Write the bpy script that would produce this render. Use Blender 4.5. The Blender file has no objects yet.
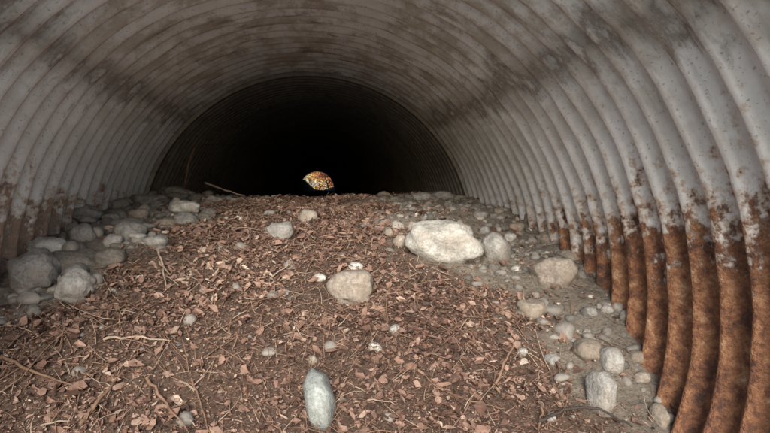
import bpy, math, random
import numpy as np
from mathutils import Vector, Matrix, noise as mn
random.seed(7); rng=np.random.default_rng(7)
R=1.15; CX=-0.046; CZ=-0.397; F=604.0; PITCH=.122
MOUTH=0.80; JOIN=4.15; FAR=41.0
def ystart(z): return np.maximum(MOUTH,(z-.05)/.335)  # unseen mouth, cut back on a slope to let sun and sky in
scene=bpy.context.scene
col=scene.collection

# ---------------- helpers
def vnoise(x,y,seed=0):
    x=np.asarray(x,float);y=np.asarray(y,float)
    xi=np.floor(x).astype(np.int64);yi=np.floor(y).astype(np.int64)
    xf=x-xi;yf=y-yi
    u=xf*xf*(3-2*xf);v=yf*yf*(3-2*yf)
    def h(a,b):
        n=(a*374761393+b*668265263+seed*982451653)&0xffffffff
        n=((n^(n>>13))*1274126177)&0xffffffff
        n=n^(n>>16)
        return (n&0xffff)/65535.0
    return (h(xi,yi)*(1-u)+h(xi+1,yi)*u)*(1-v)+(h(xi,yi+1)*(1-u)+h(xi+1,yi+1)*u)*v
def fbm(x,y,seed=0,o=4):
    s=0;a=.5
    for i in range(o):
        s=s+a*(vnoise(x*2**i,y*2**i,seed+i)-.5);a*=.5
    return s
PY=np.array([-8,-3,0,1.0,1.5,1.8,2.2,2.9,3.6,4.5,7,36,45])*R
PZ=np.array([-1.36,-1.2,-.98,-.86,-.64,-.45,-.27,-.135,-.085,-.14,-.42,-.5,-.6])*R
def ground(x,y):
    x=np.asarray(x,float);y=np.asarray(y,float)
    z=np.interp(y,PY,PZ)
    for o in(-.12,.12): z=z+.5*(np.interp(y+o,PY,PZ)-np.interp(y,PY,PZ))*.6
    z=z+.05*np.exp(-((x-.55)/.28)**2-((y-2.95)/.35)**2)
    z=z+.03*np.exp(-((x+.75)/.25)**2-((y-3.0)/.5)**2)
    z=z+.05*np.exp(-((x-1.05)/.25)**2-((y-2.0)/.5)**2)
    z=z-.03*np.exp(-((x)/.25)**2-((y-4.1)/.5)**2)
    z=z+.75*np.exp(-((x+1.0)/.6)**2-((y-40)/1.5)**2)
    z=z+.25*np.exp(-((x-1.1)/.5)**2-((y-41)/1.5)**2)
    z=z+.10*fbm(x*2.2,y*2.2,3)*np.clip((y+1)/3,.4,1)+.040*fbm(x*9,y*9,9)+.018*fbm(x*30,y*30,10,3)
    return z
def gravelmask(x,y):
    x=np.asarray(x,float);y=np.asarray(y,float)
    n=.50*fbm(x*4,y*4,21)+.36*fbm(x*14,y*14,23)
    rb=np.interp(y/R,[0,1.6,1.8,1.95,2.2,3.0,4],[.75,.75,.66,.52,.33,.30,.2])*R
    lb=np.interp(y/R,[0,1.7,2.0,2.25,3.0,4],[-1.2,-1.0,-.74,-.6,-.45,-.3])*R
    m=np.clip((x-rb+n)/.28+.5,0,1)
    m=np.maximum(m,np.clip((lb-x+n)/.28+.5,0,1))
    return m
def mesh_obj(name,v,f,mat,smooth=True,attrs=None,coll=None):
    me=bpy.data.meshes.new(name)
    v=np.asarray(v,dtype=np.float32)
    n,k=f.shape
    me.vertices.add(len(v));me.vertices.foreach_set('co',v.ravel())
    me.loops.add(n*k);me.loops.foreach_set('vertex_index',f.astype(np.int32).ravel())
    me.polygons.add(n);me.polygons.foreach_set('loop_start',np.arange(0,n*k,k,dtype=np.int32))
    me.update(calc_edges=True)
    if attrs:
        for an,(dom,val) in attrs.items():
            a=me.attributes.new(an,'FLOAT',dom);a.data.foreach_set('value',np.asarray(val,dtype=np.float32))
    me.polygons.foreach_set('use_smooth',[smooth]*len(me.polygons))
    me.materials.append(mat);me.update()
    o=bpy.data.objects.new(name,me);(coll or col).objects.link(o);return o
def gridfaces(nu,nv,wrap=False):
    i=np.arange(nu-1)[:,None];j=np.arange(nv if wrap else nv-1)[None,:]
    j2=(j+1)%nv
    a=i*nv+j;b=i*nv+j2;c=(i+1)*nv+j2;d=(i+1)*nv+j
    return np.stack([a,b,c,d],-1).reshape(-1,4)

# ---------------- material toolkit
def mat(name):
    m=bpy.data.materials.new(name);m.use_nodes=True
    nt=m.node_tree;return m,nt,nt.nodes['Principled BSDF']
def N(nt,t,**k):
    n=nt.nodes.new(t)
    for a,b in k.items(): setattr(n,a,b)
    return n
def L(nt,a,b): nt.links.new(a,b)
def noise_n(nt,vec,scale,detail=5,rough=.55,dist=0):
    n=N(nt,'ShaderNodeTexNoise');n.inputs['Scale'].default_value=scale;n.inputs['Detail'].default_value=detail
    n.inputs['Roughness'].default_value=rough;n.inputs['Distortion'].default_value=dist
    if vec is not None:L(nt,vec,n.inputs['Vector'])
    return n.outputs['Fac']
def ramp(nt,fac,stops):
    r=N(nt,'ShaderNodeValToRGB');e=r.color_ramp.elements
    while len(e)<len(stops):e.new(.5)
    for x,(p,c) in zip(e,stops):
        x.position=p;x.color=(*c,1) if len(c)==3 else c
    L(nt,fac,r.inputs['Fac']);return r.outputs['Color']
def mix(nt,f,a,b,blend='MIX'):
    m=N(nt,'ShaderNodeMix',data_type='RGBA');m.blend_type=blend
    for s,v in((m.inputs[0],f),(m.inputs[6],a),(m.inputs[7],b)):
        if isinstance(v,(int,float)):s.default_value=v
        elif isinstance(v,tuple):s.default_value=(*v,1)
        else:L(nt,v,s)
    return m.outputs[2]
def M(nt,op,a,b=0.,c=0.,clamp=False):
    m=N(nt,'ShaderNodeMath');m.operation=op;m.use_clamp=clamp
    for s,v in zip(m.inputs,(a,b,c)):
        if isinstance(v,(int,float)):s.default_value=v
        else:L(nt,v,s)
    return m.outputs[0]
def bump(nt,h,strength,dist,bsdf):
    b=N(nt,'ShaderNodeBump');b.inputs['Strength'].default_value=strength;b.inputs['Distance'].default_value=dist
    L(nt,h,b.inputs['Height']);L(nt,b.outputs['Normal'],bsdf.inputs['Normal'])
def objco(nt):
    t=N(nt,'ShaderNodeTexCoord');return t.outputs['Object']
def G(v): return(v,v,v)
def ramp_f(nt,v,lo,hi):
    r=N(nt,'ShaderNodeMapRange');r.interpolation_type='SMOOTHSTEP'
    r.inputs['From Min'].default_value=lo;r.inputs['From Max'].default_value=hi
    L(nt,v,r.inputs['Value']);return r.outputs['Result']

def steel(name):
    m,nt,b=mat(name)
    co=objco(nt)
    sx=N(nt,'ShaderNodeSeparateXYZ');L(nt,co,sx.inputs[0])
    at=N(nt,'ShaderNodeAttribute',attribute_name='ang');ang=at.outputs['Fac']
    big=noise_n(nt,co,1.6,4,.6)
    fine=noise_n(nt,co,28,6,.65)
    spk=noise_n(nt,co,110,2,.6)
    mid=noise_n(nt,co,5,6,.68)
    cb=N(nt,'ShaderNodeCombineXYZ');L(nt,M(nt,'MULTIPLY',sx.outputs['Y'],26.0),cb.inputs[0]);L(nt,M(nt,'MULTIPLY',ang,.07),cb.inputs[1])
    streak=noise_n(nt,cb.outputs[0],1.0,5,.7)
    base=ramp(nt,big,[(.3,(.68,.675,.665)),(.5,(.79,.785,.775)),(.72,(.87,.865,.86))])
    base=mix(nt,.5,base,ramp(nt,fine,[(.3,G(.25)),(.55,G(.53)),(.8,G(.78))]),'OVERLAY')
    base=mix(nt,.55,base,ramp(nt,streak,[(.32,(.28,.25,.215)),(.52,G(.52)),(.75,G(.66))]),'OVERLAY')
    d1=M(nt,'ABSOLUTE',M(nt,'SUBTRACT',ang,44.));d2=M(nt,'ABSOLUTE',M(nt,'SUBTRACT',ang,134.))
    ds=M(nt,'MINIMUM',d1,d2)
    wob=M(nt,'ADD',M(nt,'MULTIPLY',M(nt,'SUBTRACT',mid,.5),24.),M(nt,'MULTIPLY',M(nt,'SUBTRACT',streak,.5),22.))
    seam=M(nt,'SUBTRACT',1.,M(nt,'DIVIDE',M(nt,'ABSOLUTE',M(nt,'ADD',ds,wob)),5.0),clamp=True)
    crown=M(nt,'SUBTRACT',1.,M(nt,'DIVIDE',M(nt,'ABSOLUTE',M(nt,'SUBTRACT',ang,88.)),76.),clamp=True)
    pm=M(nt,'ADD',M(nt,'MULTIPLY',mid,.6),M(nt,'MULTIPLY',streak,.4))
    film=M(nt,'MULTIPLY',M(nt,'MULTIPLY',crown,1.8,clamp=True),ramp_f(nt,pm,.45,.57),clamp=True)
    base=mix(nt,M(nt,'MULTIPLY',film,.70),base,mix(nt,fine,(.22,.165,.105),(.48,.39,.28)))
    base=mix(nt,M(nt,'MULTIPLY',seam,.78),base,(.13,.09,.055))
    run=ramp_f(nt,streak,.58,.66)
    base=mix(nt,M(nt,'MULTIPLY',M(nt,'MULTIPLY',run,crown),.65),base,(.15,.125,.10))
    spm=ramp_f(nt,spk,.62,.70)
    base=mix(nt,M(nt,'MULTIPLY',spm,.45),base,(.14,.10,.065))
    # rust below the old water line
    line=M(nt,'ADD',M(nt,'MULTIPLY',M(nt,'SUBTRACT',sx.outputs['Y'],1.45),.105),.095)
    line=M(nt,'ADD',line,M(nt,'MULTIPLY',M(nt,'MINIMUM',sx.outputs['X'],0.),.08))
    zl=M(nt,'ADD',sx.outputs['Z'],line)
    z2=M(nt,'ADD',zl,M(nt,'MULTIPLY',M(nt,'SUBTRACT',streak,.5),.40))
    z2=M(nt,'ADD',z2,M(nt,'MULTIPLY',M(nt,'SUBTRACT',fine,.5),.95))
    z2=M(nt,'ADD',z2,M(nt,'MULTIPLY',M(nt,'SUBTRACT',mid,.5),.50))
    rust=ramp_f(nt,M(nt,'MULTIPLY',z2,-1.),-.02,.09)
    side=M(nt,'ADD',.9,M(nt,'MULTIPLY',sx.outputs['X'],.25),clamp=True)
    rust=M(nt,'MULTIPLY',rust,side)
    halo=ramp_f(nt,M(nt,'MULTIPLY',M(nt,'SUBTRACT',z2,.08),-1.),-.08,.08)
    base=mix(nt,M(nt,'MULTIPLY',halo,.6),base,(.46,.27,.145))
    rn=M(nt,'ADD',M(nt,'MULTIPLY',noise_n(nt,co,30,6,.8,.3),.55),M(nt,'MULTIPLY',noise_n(nt,co,8,5,.7,.4),.45))
    rc=ramp(nt,rn,[(.38,(.045,.02,.013)),(.45,(.13,.05,.025)),(.51,(.26,.105,.045)),(.57,(.38,.19,.09)),(.65,(.58,.43,.29))])
    base=mix(nt,M(nt,'MULTIPLY',rust,.96),base,rc)
    L(nt,base,b.inputs['Base Color'])
    L(nt,M(nt,'MULTIPLY',M(nt,'SUBTRACT',1.,rust,clamp=True),.35),b.inputs['Metallic'])
    L(nt,M(nt,'ADD',M(nt,'MULTIPLY',rust,.45),M(nt,'ADD',.30,M(nt,'MULTIPLY',fine,.2))),b.inputs['Roughness'])
    h=M(nt,'ADD',M(nt,'MULTIPLY',fine,.4),M(nt,'MULTIPLY',M(nt,'MULTIPLY',rust,M(nt,'ADD',spk,rn)),2.2))
    bump(nt,h,.6,.007,b)
    return m
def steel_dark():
    m,nt,b=mat('dark_steel');co=objco(nt)  # far section is darker and browner than the near barrel
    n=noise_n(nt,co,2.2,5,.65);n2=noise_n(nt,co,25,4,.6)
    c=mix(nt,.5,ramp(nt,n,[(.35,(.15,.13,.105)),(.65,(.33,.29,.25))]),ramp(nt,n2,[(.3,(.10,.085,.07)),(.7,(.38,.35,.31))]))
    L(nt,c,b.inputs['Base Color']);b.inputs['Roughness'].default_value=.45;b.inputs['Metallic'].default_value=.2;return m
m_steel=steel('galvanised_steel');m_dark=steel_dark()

def soil_mat():
    m,nt,b=mat('silty_soil');co=objco(nt)
    at=N(nt,'ShaderNodeAttribute',attribute_name='gravel')
    at2=N(nt,'ShaderNodeAttribute',attribute_name='bounce_sand')
    n1=noise_n(nt,co,9,6,.65);n2=noise_n(nt,co,70,6,.7)
    leaf=ramp(nt,n2,[(.3,(.05,.03,.021)),(.5,(.14,.085,.058)),(.7,(.25,.17,.12))])
    dirt=ramp(nt,n2,[(.28,(.15,.12,.092)),(.5,(.28,.235,.185)),(.72,(.41,.355,.285))])
    dirt=mix(nt,.35,dirt,ramp(nt,n1,[(.3,(.15,.115,.083)),(.7,(.42,.365,.295))]))
    c=mix(nt,at.outputs['Fac'],leaf,dirt)
    c=mix(nt,at2.outputs['Fac'],c,ramp(nt,n2,[(.3,(.42,.39,.34)),(.7,(.60,.57,.51))]))  # pale tone added outside the view to bounce light upward
    L(nt,c,b.inputs['Base Color'])
    b.inputs['Roughness'].default_value=.95
    bump(nt,M(nt,'ADD',n2,n1),.9,.025,b);return m
m_soil=soil_mat()
def var_mat(name,stops,rough=.8,fine=60,amt=.5,attr='rnd',bstr=.4,bd=.004):
    m,nt,b=mat(name);co=objco(nt)
    at=N(nt,'ShaderNodeAttribute',attribute_name=attr)
    c=ramp(nt,at.outputs['Fac'],stops)
    n=noise_n(nt,co,fine,5,.68)
    c=mix(nt,amt,c,ramp(nt,n,[(.25,G(.2)),(.5,G(.5)),(.75,G(.8))]),'OVERLAY')
    L(nt,c,b.inputs['Base Color']);b.inputs['Roughness'].default_value=rough
    bump(nt,n,bstr,bd,b);return m
m_leaf=var_mat('dead_leaves',[(0,(.055,.03,.022)),(.25,(.14,.076,.053)),(.5,(.25,.145,.103)),(.75,(.34,.215,.158)),(.93,(.47,.35,.265)),(1,(.62,.53,.42))],.7,45,.6)
m_grav=var_mat('gravel_stone',[(0,(.12,.11,.095)),(.3,(.20,.18,.155)),(.6,(.29,.26,.225)),(.85,(.38,.345,.295)),(1,(.58,.55,.49))],.85,60,.6)
m_bed=var_mat('pale_bounce_gravel',[(0,(.30,.28,.25)),(.5,(.48,.46,.42)),(1,(.62,.6,.55))],.85,60,.5)  # kept pale to throw light up at the roof
def rock_mat(name,c,dust=.35):
    m,nt,b=mat(name);co=objco(nt)
    n=noise_n(nt,co,14,6,.7);n2=noise_n(nt,co,90,4,.65);n3=noise_n(nt,co,6,5,.7,.6)
    lo=tuple(x*.55 for x in c);hi=tuple(min(.8,x*1.18) for x in c)
    cc=ramp(nt,n,[(.3,lo),(.55,c),(.75,hi)])
    cc=mix(nt,.6,cc,ramp(nt,n2,[(.3,G(.18)),(.5,G(.5)),(.7,G(.78))]),'OVERLAY')
    cc=mix(nt,M(nt,'MULTIPLY',ramp_f(nt,n3,.43,.62),dust),cc,(.27,.21,.155))
    L(nt,cc,b.inputs['Base Color']);b.inputs['Roughness'].default_value=.85
    bump(nt,M(nt,'ADD',n2,n),.7,.007,b);return m
RM={'white':rock_mat('pale_rock',(.62,.59,.525),.45),'grey':rock_mat('grey_rock',(.31,.295,.27),.4),'lgrey':rock_mat('light_grey_rock',(.42,.40,.365),.5),
 'tan':rock_mat('tan_rock',(.39,.33,.27),.65),'dark':rock_mat('dark_rock',(.18,.16,.135)),'green':rock_mat('greenish_rock',(.38,.405,.375),.15),'dirt':rock_mat('dusty_rock',(.31,.26,.205),.8)}

# ---------------- culvert pipe
def pipe(name,y0,y1,rad,seg,per,m,amp=.0225,bevel=False):
    n=int((y1-y0)/PITCH*per)+1
    ys=np.linspace(y0,y1,n);th=np.linspace(0,2*np.pi,seg,endpoint=False)
    Y,T=np.meshgrid(ys,th,indexing='ij')
    if bevel:Y=np.maximum(Y,ystart(CZ+rad*np.sin(T)))
    ph=2*np.pi*(Y-MOUTH)/PITCH
    prof=np.sin(ph)+.20*np.cos(2*ph)
    rr=rad+amp*prof+.02*fbm(Y*.8,np.cos(T)*1.7+5+np.sin(T)*3,50,3)+.016*fbm(Y*4,T*6,55,2)
    deg=np.degrees(T)
    X=CX+rr*np.cos(T);Z=CZ+rr*np.sin(T)
    v=np.stack([X,Y,Z],-1).reshape(-1,3)
    f=gridfaces(n,seg,True)
    if bevel:
        yy=Y.ravel();keep=(yy[f].max(1)-yy[f].min(1))>1e-4;f=f[keep]
    return mesh_obj(name,v,f,m,True,{'ang':('POINT',deg.ravel())})
culvert=bpy.data.objects.new('corrugated_culvert',None);col.objects.link(culvert)
a=pipe('near_barrel',MOUTH,JOIN,R,288,14,m_steel,bevel=True);a.parent=culvert
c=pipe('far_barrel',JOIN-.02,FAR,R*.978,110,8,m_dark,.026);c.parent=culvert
th=np.linspace(0,2*np.pi,200,endpoint=False);vs=[]
for rr,yy in((R*.960,JOIN-.05),(R*.960,JOIN+.02),(R*1.05,JOIN+.02),(R*1.05,JOIN-.05)):
    vs.append(np.stack([CX+rr*np.cos(th),np.full_like(th,yy),CZ+rr*np.sin(th)],-1))
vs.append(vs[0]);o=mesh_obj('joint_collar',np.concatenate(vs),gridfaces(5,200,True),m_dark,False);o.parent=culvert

# ---------------- debris floor
ys=np.concatenate([np.linspace(-8,.8,90,endpoint=False),np.linspace(.8,4.8,420,endpoint=False),np.linspace(4.8,46,160)])
us=np.linspace(-1,1,230)
Y,U=np.meshgrid(ys,us,indexing='ij')
W=1.19+np.clip(MOUTH-.05-Y,0,20)*1.1
X=U*W
Z=ground(X,Y)
out=np.clip((np.abs(X)-1.25)/1.5,0,1);Z=Z*(1-out)+(-1.66)*out
gm=gravelmask(X,Y);gm=np.where(Y<.6,1,gm)
bounce_sand=np.clip((1.0-Y)/.4,0,1)  # unseen pale floor near the mouth, added as a light bounce
mesh_obj('debris_floor',np.stack([X,Y,Z],-1).reshape(-1,3),gridfaces(len(ys),len(us)),m_soil,True,{'gravel':('POINT',gm.ravel()),'bounce_sand':('POINT',bounce_sand.ravel())})

# ---------------- terrain
def terr_mat():
    m,nt,b=mat('ground_soil');co=objco(nt)
    n=noise_n(nt,co,.5,6,.6);n2=noise_n(nt,co,12,6,.7)
    c=mix(nt,.5,ramp(nt,n,[(.35,(.34,.30,.24)),(.65,(.45,.41,.35))]),ramp(nt,n2,[(.3,(.25,.22,.17)),(.7,(.5,.47,.41))]))
    L(nt,c,b.inputs['Base Color']);b.inputs['Roughness'].default_value=.95;bump(nt,n2,.6,.03,b);return m
m_ter=terr_mat()
g=np.linspace(-1,1,120);gx=np.sign(g)*(np.abs(g)**2.5)*600
XX,YY=np.meshgrid(gx,gx+20,indexing='ij')
ZZ=-1.68+np.where(np.hypot(XX,YY-20)>60,1.5*fbm(XX*.03,YY*.03,77),0)
mesh_obj('ground',np.stack([XX,YY,ZZ],-1).reshape(-1,3),gridfaces(120,120),m_ter)
def emb_mat():
    m,nt,b=mat('embankment_earth');co=objco(nt)
    n=noise_n(nt,co,1.2,6,.65);n2=noise_n(nt,co,18,6,.7)
    c=mix(nt,.5,ramp(nt,n,[(.35,(.08,.09,.035)),(.6,(.16,.13,.08))]),ramp(nt,n2,[(.3,(.07,.06,.03)),(.7,(.26,.2,.12))]))
    L(nt,c,b.inputs['Base Color']);b.inputs['Roughness'].default_value=.95;bump(nt,n2,.8,.05,b);return m
m_emb=emb_mat()
emb=bpy.data.objects.new('road_embankment',None);col.objects.link(emb)
TOP=2.1
def face(name,near):
    nth=160;th=np.linspace(0,2*np.pi,nth,endpoint=False);rows=[]
    for k in np.linspace(0,1,30):
        c_,s_=np.cos(th),np.sin(th)
        tx=28/np.maximum(np.abs(c_),1e-6)
        tz=np.where(s_>0,(TOP-CZ)/np.maximum(s_,1e-6),(1.9+CZ)/np.maximum(-s_,1e-6))
        ro=np.minimum(tx,tz);ri=np.minimum(R+.035,ro)
        r=ri+(ro-ri)*k**1.6
        x=CX+r*c_;z=CZ+r*s_
        if near: y=ystart(z)+.12+.10*np.abs(fbm(x*1.5,z*1.5,91))
        else: y=FAR-(.08+.55*np.clip(z-CZ,0,9)+.10*np.abs(fbm(x*1.5,z*1.5,91)))
        rows.append(np.stack([x,y,z],-1))
    o=mesh_obj(name,np.concatenate(rows),gridfaces(30,nth,True),m_emb);o.parent=emb
face('near_slope',True);face('far_slope',False)
yt=np.linspace((TOP-.05)/.335+.15,FAR-.08-.55*(TOP-CZ)+.02,40);xt=np.linspace(-28,28,40)
XX,YY=np.meshgrid(xt,yt,indexing='ij')
o=mesh_obj('crown',np.stack([XX,YY,np.full_like(XX,TOP)+.1*np.abs(fbm(XX*.6,YY*.6,14))],-1).reshape(-1,3),gridfaces(40,40),m_emb);o.parent=emb

# ---------------- leaf litter
def leaves(name,P,size,mt,nrm_tilt=.6,flat=None,rnd=None,wr=(.15,.8)):
    n=len(P)
    a=rng.uniform(0,2*np.pi,n);L_=size;w=size*rng.uniform(wr[0],wr[1],n)
    tx=rng.normal(0,nrm_tilt,n);ty=rng.normal(0,nrm_tilt,n)
    nz=np.stack([tx,ty-.35,np.ones(n)],-1)
    if flat is not None:nz=flat
    nz/=np.linalg.norm(nz,axis=1,keepdims=True)
    d=np.stack([np.cos(a),np.sin(a),np.zeros(n)],-1);d-=nz*(d*nz).sum(1,keepdims=True);d/=np.linalg.norm(d,axis=1,keepdims=True)
    e=np.cross(nz,d)
    curl=rng.uniform(-.35,.5,n)*size
    prof=[(-.5,0,0),(-.22,.42,.5),(.18,.5,.5),(.5,0,.2),(.18,-.5,.5),(-.22,-.42,.5),(-.15,0,0),(.2,0,-.1)]
    V=np.zeros((n,8,3))
    for i,(u,v_,c_) in enumerate(prof):
        ju=u+rng.uniform(-.12,.12,n);jv=v_*(rng.uniform(.5,1.4,n))
        V[:,i]=P+d*(ju*L_)[:,None]+e*(jv*w)[:,None]+nz*((c_*curl)+abs(u)*curl*.6)[:,None]
    F_=np.array([(0,6,1),(1,6,7),(1,7,2),(2,7,3),(3,7,4),(4,7,5),(5,7,6),(5,6,0)])
    F_=(np.arange(n)[:,None,None]*8+F_[None]).reshape(-1,3)
    r=rng.beta(2,2.2,n) if rnd is None else rnd
    return mesh_obj(name,V.reshape(-1,3),F_,mt,False,{'rnd':('FACE',np.repeat(r,8))})
def scatter(n,y0,y1,fn,bias=1.0):
    y=y0+(y1-y0)*rng.random(n)**bias;x=rng.uniform(-1.12,1.12,n)
    k=rng.random(n)<fn(x,y);x=x[k];y=y[k];return x,y
lf=lambda x,y:np.clip(1.02-gravelmask(x,y),.08,1)
x,y=scatter(85000,1.1,4.6,lambda x,y:lf(x,y)*np.clip(.65+2.6*fbm(x*3.5,y*3.5,61),.12,1),1.25)
z=ground(x,y)+rng.uniform(-.004,.018,len(x))
rr=np.clip(rng.beta(1.7,2.1,len(x))+.7*fbm(x*2.5,y*2.5,62),0,1)
leaves('leaf_litter',np.stack([x,y,z],-1),(.008+.040*rng.random(len(x))**2.6)*rng.uniform(.7,1.15,len(x)),m_leaf,rnd=rr,wr=(.15,.85))
x,y=scatter(95000,1.1,4.4,lf,1.3)
z=ground(x,y)+rng.uniform(0,.012,len(x))
rr=np.clip(rng.beta(1.7,2.3,len(x))+.5*fbm(x*2.5,y*2.5,63),0,1)
leaves('litter_chaff',np.stack([x,y,z],-1),rng.uniform(.004,.013,len(x)),m_leaf,.8,rnd=rr,wr=(.15,.7))

# ---------------- gravel mass
import bmesh
def ico(sub):
    bm=bmesh.new();bmesh.ops.create_icosphere(bm,subdivisions=sub,radius=1)
    v=np.array([p.co[:] for p in bm.verts]);f=np.array([[q.index for q in p.verts] for p in bm.faces]);bm.free();return v,f
def stones(name,P,size,mt,sub=2):
    iv,iface=ico(sub)
    n=len(P);sc=np.stack([size*rng.uniform(.8,1.3,n),size*rng.uniform(.7,1.1,n),size*rng.uniform(.45,.85,n)],-1)
    bumpv=1+.16*np.sin(iv[None,:,0]*rng.uniform(1,4,(n,1))+rng.uniform(0,6,(n,1)))+.14*np.sin(iv[None,:,1]*rng.uniform(1,4,(n,1))+rng.uniform(0,6,(n,1)))+.10*np.sin(iv[None,:,2]*rng.uniform(2,5,(n,1))+rng.uniform(0,6,(n,1)))
    V=iv[None]*bumpv[...,None]*sc[:,None]
    a=rng.uniform(0,2*np.pi,n);b=rng.normal(0,.35,n)
    ca,sa,cb,sb=np.cos(a),np.sin(a),np.cos(b),np.sin(b)
    x,y,z=V[...,0],V[...,1],V[...,2]
    y,z=y*cb[:,None]-z*sb[:,None],y*sb[:,None]+z*cb[:,None]
    x,y=x*ca[:,None]-y*sa[:,None],x*sa[:,None]+y*ca[:,None]
    V=np.stack([x,y,z],-1)+P[:,None]
    F_=(np.arange(n)[:,None,None]*len(iv)+iface[None]).reshape(-1,3)
    r=np.clip(rng.normal(.42,.22,n),0,1)
    return mesh_obj(name,V.reshape(-1,3),F_,mt,True,{'rnd':('FACE',np.repeat(r,len(iface)))})
x,y=scatter(13000,1.3,4.5,lambda x,y:np.clip(gravelmask(x,y),.06,1)*np.clip(.6+2.2*fbm(x*4,y*4,66),.15,1),1.1)
s=.003+.024*rng.random(len(x))**4.5
s=np.where(rng.random(len(x))<.025,s+.016,s)
z=ground(x,y)-s*.05
stones('gravel',np.stack([x,y,z],-1),s,m_grav)
n=150;y=rng.uniform(1.9,4.1,n);x=-1.12+np.abs(rng.normal(0,.26,n));s=rng.uniform(.018,.045,n)
n2=45;y=np.concatenate([y,rng.uniform(1.8,4.1,n2)]);x=np.concatenate([x,rng.uniform(.5,1.1,n2)]);s=np.concatenate([s,rng.uniform(.014,.030,n2)])
k=gravelmask(x,y)>.4;x=x[k];y=y[k];s=s[k]
stones('cobbles',np.stack([x,y,ground(x,y)+s*.3],-1),s,m_grav,3)
n=2500;y=rng.uniform(-4,1.2,n);x=rng.uniform(-1.2,1.2,n);s=.008+.04*rng.random(n)**3
stones('bounce_gravel',np.stack([x,y,ground(x,y)+s*.2],-1),s,m_bed)  # unseen stones below the camera, added to reflect light inside

# ---------------- camera
cam=bpy.data.cameras.new('camera');co_=bpy.data.objects.new('camera',cam);col.objects.link(co_)
cam.sensor_width=36;cam.lens=F/770*36;cam.clip_start=.02;cam.clip_end=3000
co_.rotation_euler=(math.radians(90-3.27),0,math.radians(-6.33));co_.location=(0,0,0)
scene.camera=co_
RM3=co_.rotation_euler.to_matrix()
def ray(px,py):
    d=RM3@Vector(((px-385)/F,-(py-216.5)/F,-1));return d
def hit(px,py,lift=0):
    d=ray(px,py);t=.8
    while t<8:
        p=d*t
        if p.z-lift<=float(ground(p.x,p.y)):return p,t
        t+=.01
    return d*4,4
BAKE=[]
i3,f3=ico(4);i2,f2=ico(3)
def rock(px,py,w,h,kind,rot=0,seed=None,lift=.25,sq=.25):
    p,t=hit(px,py);hs=h/F*t/2
    p,t=hit(px,py,hs*lift)
    a=w/F*t/2;c=h/F*t/2*1.08;b=(a*.6+c*.5)
    seed=seed or int(px*7+py)
    BAKE.append((round(p.x,3),round(p.y,3),round(p.z,3),round(a,3),round(b,3),round(c,3),kind,rot,seed,sq))
def build_rock(x,y,z,a,b,c,kind,rot,seed,sq):
    off=Vector((seed*1.37%50,seed*.71%40,seed*.33%30))
    V=[];I,Fc=(i3,f3) if a>.06 else (i2,f2)
    for q in I:
        e=1-sq*.5
        v=Vector([math.copysign(abs(k)**e,k) for k in q]);v*=1/ (1+sq*.35)
        Q=Vector(q)
        v*=1+mn.noise(Q*.9+off)*.34+mn.noise(Q*2.2+off)*.17+mn.noise(Q*6+off)*.045
        V.append((v.x*a,v.y*b,v.z*c))
    o=mesh_obj('rock',V,Fc,RM[kind],True)
    o.location=(x,y,z);o.rotation_euler=(random.uniform(-.1,.1),math.radians(rot),random.uniform(-.3,.3))
for r in [
 (445,242,84,42,'white',4,3,.55,.4),(496,249,27,32,'lgrey',-25,5,.5),(280,233,29,23,'grey',0,None,.4),(309,218,22,15,'tan',0),
 (352,290,52,38,'tan',-8,None,.15,.5),(319,401,33,54,'green',-8,None,.5,.2),(602,394,29,46,'lgrey',5,None,.5,.3),(555,275,50,36,'tan',0,None,.2,.3),
 (562,240,34,26,'grey',10),(528,311,34,24,'dirt',0),(587,350,32,22,'dirt',10),(612,361,25,24,'lgrey',0,None,.4),(640,357,24,16,'dirt',0),(641,378,20,12,'tan',0),
 (37,271,46,43,'grey',0,None,.6,.25),(78,286,42,34,'lgrey',20,None,.5,.3),(48,247,40,20,'white',8,None,.5),(82,214,38,20,'grey',5,None,.6),(98,199,36,18,'lgrey',0,None,.7),
 (84,236,24,24,'grey',0),(130,234,30,24,'grey',0),(152,203,34,18,'lgrey',0),(186,207,34,13,'white',5,None,.6),(156,242,26,13,'lgrey',0),(110,257,34,18,'dark',0),(72,263,50,26,'dark',0,None,.1),
 (112,222,26,18,'grey',0),(140,216,22,14,'tan',0),(176,194,28,12,'grey',0,None,.6),(187,220,26,14,'grey',0),(208,213,20,10,'dark',0),(126,205,24,14,'tan',0),(165,224,22,12,'dirt',0),(113,241,20,14,'lgrey',0),
 (535,218,26,18,'tan',0),(530,202,26,12,'tan',0),(420,197,22,9,'lgrey',0),(443,196,26,10,'grey',0),(572,257,30,12,'tan',0),(598,274,18,10,'lgrey',0),(400,241,16,14,'tan',0),(388,234,12,14,'dirt',0),
 (414,229,14,14,'tan',0),(394,330,13,12,'lgrey',0),(375,347,14,11,'white',20),(320,278,13,9,'white',0),(356,267,16,10,'white',0),(313,360,10,10,'dirt',0),(660,418,16,26,'dirt',0),(551,418,12,10,'lgrey',0),
 (509,238,14,12,'lgrey',0),(516,228,18,12,'dirt',0),(485,231,12,10,'grey',0),(590,312,16,10,'grey',0),(566,330,14,10,'dirt',0),(553,360,16,12,'grey',0),(523,352,12,9,'lgrey',0),(607,310,14,9,'lgrey',0),
 (545,238,16,12,'dirt',0),(480,215,16,9,'grey',0),(498,212,14,9,'dirt',0),(512,206,18,9,'lgrey',0),(550,205,20,10,'grey',0),(340,208,12,6,'tan',0),(270,213,12,6,'grey',0),(383,195,14,7,'dirt',0),(460,199,16,8,'dirt',0)]:
    rock(*r)
for b in BAKE:build_rock(*b)

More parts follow.
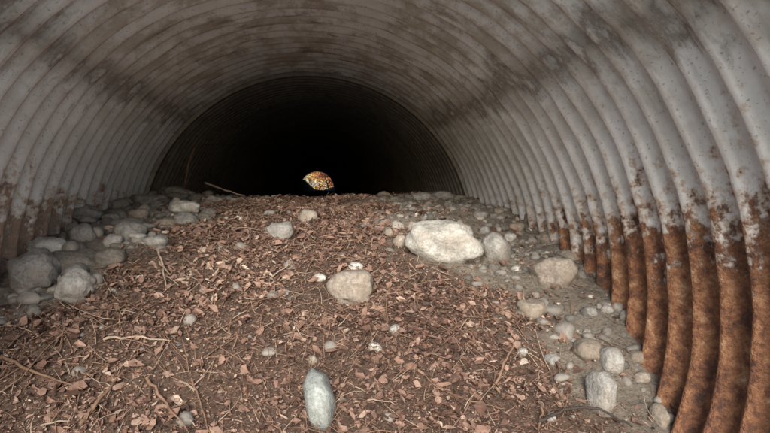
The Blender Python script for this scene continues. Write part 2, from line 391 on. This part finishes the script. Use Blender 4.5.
# ---------------- sticks
def curve(name,lines,mt,rad):
    cu=bpy.data.curves.new(name,'CURVE');cu.dimensions='3D';cu.bevel_depth=1;cu.bevel_resolution=1
    for ln,r in zip(lines,rad):
        s=cu.splines.new('POLY');s.points.add(len(ln)-1)
        for i,(p,q) in enumerate(zip(s.points,ln)):
            p.co=(*q,1);p.radius=r*(1-.55*i/(len(ln)-1))*(1+.15*math.sin(i*2.3))
    cu.materials.append(mt);o=bpy.data.objects.new(name,cu);col.objects.link(o);return o
def plain(name,c):
    m,nt,b=mat(name);co=objco(nt);n=noise_n(nt,co,40,5,.7)
    L(nt,ramp(nt,n,[(.3,tuple(x*.55 for x in c)),(.7,tuple(min(.8,x*1.3) for x in c))]),b.inputs['Base Color']);b.inputs['Roughness'].default_value=.8;bump(nt,n,.5,.003,b);return m
m_pale=plain('pale_bark',(.42,.32,.23));m_brn=plain('brown_bark',(.21,.125,.075));m_blk=plain('wet_bark',(.06,.045,.035));m_red=plain('reddish_bark',(.25,.145,.095))
def stick(pts,r,m,lift=.012):
    W_=[]
    for k in pts:
        px,py=k[:2];l=k[2] if len(k)>2 else lift
        p,t=hit(px,py,l);W_.append(p)
    ln=[]
    for i in range(len(W_)-1):
        for s in range(5):
            p=W_[i].lerp(W_[i+1],s/5);ln.append(p+Vector((random.gauss(0,.002),random.gauss(0,.002),random.gauss(0,.003))))
    ln.append(W_[-1])
    curve('stick',[ln],m,[r])
stick([(0,357,.03),(40,374,.03),(82,389,.02)],.006,m_brn)
stick([(103,338,.02),(135,337,.03),(172,341,.02)],.005,m_pale)
stick([(148,378,.02),(166,404,.03),(188,432,.04)],.0055,m_red)
stick([(80,425,.02),(100,398,.04),(124,371,.03)],.007,m_brn)
stick([(493,390,.01),(502,368,.06),(514,344,.10)],.006,m_red)
stick([(538,421,.03),(565,411,.05),(600,409,.06),(632,427,.04)],.006,m_blk)
stick([(540,402,.03),(542,415,.03),(538,432,.03)],.005,m_brn)
stick([(205,183,.05),(222,189,.03),(242,195,.01)],.008,m_pale)
stick([(158,248,.05),(163,268,.03),(166,291,.01)],.005,m_pale)
stick([(158,262,.04),(170,275,.03)],.004,m_pale)
stick([(192,378,.02),(200,402,.02),(210,433,.03)],.004,m_red)
stick([(386,300,.04),(388,322,.04)],.004,m_brn)
stick([(430,383,.01),(470,401,.02),(505,409,.02)],.004,m_brn)
stick([(62,286,.03),(20,262,.05),(0,258,.05)],.003,m_blk)
stick([(270,279,.01),(292,262,.03)],.003,m_pale)
stick([(40,425,.02),(70,421,.02)],.003,m_pale)
stick([(5,349,.03),(14,340,.03),(26,330,.02)],.004,m_brn)
stick([(355,402,.02),(378,399,.03),(398,404,.02)],.003,m_pale)
curve('hanging_root',[[(-.80,4.08,.22),(-.835,4.06,.12),(-.85,4.06,.03),(-.872,4.04,-.06)]],m_brn,[.009])
lines=[];rad=[]
for i in range(3000):
    y0=1.2+3*random.random()**1.3;x0=random.uniform(-1.05,1.05)
    if random.random()<float(gravelmask(x0,y0))*.85:continue
    a=random.uniform(0,math.pi);l=random.uniform(.025,.11)*random.choice([.5,.7,1,1.6])
    ln=[];bend=random.uniform(-.5,.5);z0=random.uniform(.002,.016);z1=z0+random.uniform(-.01,.030)
    for s in range(5):
        k=s/4;xx=x0+math.cos(a+bend*k)*l*k;yy=y0+math.sin(a+bend*k)*l*k
        ln.append((xx,yy,float(ground(xx,yy))+z0+(z1-z0)*k))
    if abs(ln[-1][0])>1.1:continue
    lines.append(ln);rad.append(random.uniform(.0008,.0026))
h=int(len(lines)*.65)
curve('twigs',lines[:h],m_red,rad[:h]);curve('twigs',lines[h:],m_pale,[r*.75 for r in rad[h:]])

# ---------------- far-end autumn trees
m_aut=var_mat('autumn_leaves',[(0,(.13,.03,.015)),(.25,(.38,.10,.03)),(.5,(.55,.28,.05)),(.75,(.62,.46,.18)),(1,(.7,.66,.5))],.6,3,.3)
m_trunk=plain('tree_bark',(.10,.075,.05))
def tree(x,y,H,seed,name='autumn_tree',base=-1.7,n=5000):
    r=random.Random(seed);root=bpy.data.objects.new(name,None);col.objects.link(root)
    tips=[];lines=[];rad=[]
    tr=[(x+math.sin(k)*.15,y+math.cos(k*1.3)*.15,base+H*.85*k/5) for k in range(6)];lines.append(tr);rad.append(.02*H+.02)
    for i in range(22):
        k=r.uniform(.12,.95);p=Vector((x,y,base+H*.85*k));a=r.uniform(0,6.28);l=(1.1-k*.7)*H*.36*r.uniform(.7,1.2)
        q=p+Vector((math.cos(a)*l,math.sin(a)*l,l*r.uniform(.15,.7)))
        lines.append([p,p.lerp(q,.5)+Vector((0,0,-.1)),q]);rad.append(.006*H)
        for s in(.4,.6,.8,1.0):tips.append(p.lerp(q,s))
    o=curve('limbs',lines,m_trunk,rad);o.parent=root
    T=np.array([t[:] for t in tips])
    idx=rng.integers(0,len(T),n);P=T[idx]+rng.normal(0,.055*H,(n,3))
    rn=np.clip(.42+3.0*fbm(P[:,0]*1.1+P[:,1]*.4,P[:,2]*1.3,seed,2)+rng.normal(0,.08,n),0,1)
    o=leaves('foliage',P,rng.uniform(.022,.048,n)*min(H,7),m_aut,2.0,rng.normal(0,.6,(n,3))+np.array([0,-1,.4]),rn);o.parent=root
for i,(tx,ty,H) in enumerate([(-2.6,66,6),(1.8,64,5.5),(.2,70,8),(5,72,8),(-6,73,9)]):tree(tx,ty,H,i+3)
tree(.65,42.8,2.4,31,'autumn_shrub',-1.4,420)
tree(-1.3,43.8,2.0,32,'autumn_shrub',-1.4,500)

# ---------------- light
EL=25;AZ=-8
w=bpy.data.worlds.new('World');scene.world=w;w.use_nodes=True;nt=w.node_tree
sky=nt.nodes.new('ShaderNodeTexSky');sky.sky_type='NISHITA';sky.sun_disc=False
sky.sun_elevation=math.radians(EL);sky.sun_rotation=math.radians(180-AZ)
bg=nt.nodes['Background'];bg.inputs['Strength'].default_value=.15;nt.links.new(sky.outputs[0],bg.inputs[0])
sl=bpy.data.lights.new('sun_as_flash','SUN');sl.energy=5;sl.angle=math.radians(32);sl.color=(1,.96,.90)
so=bpy.data.objects.new('sun_as_flash',sl);col.objects.link(so);so.rotation_euler=(math.radians(90-EL),0,math.radians(AZ))  # aimed along the view, standing in for a camera flash
scene.view_settings.view_transform='Standard';scene.view_settings.look='None';scene.view_settings.exposure=0
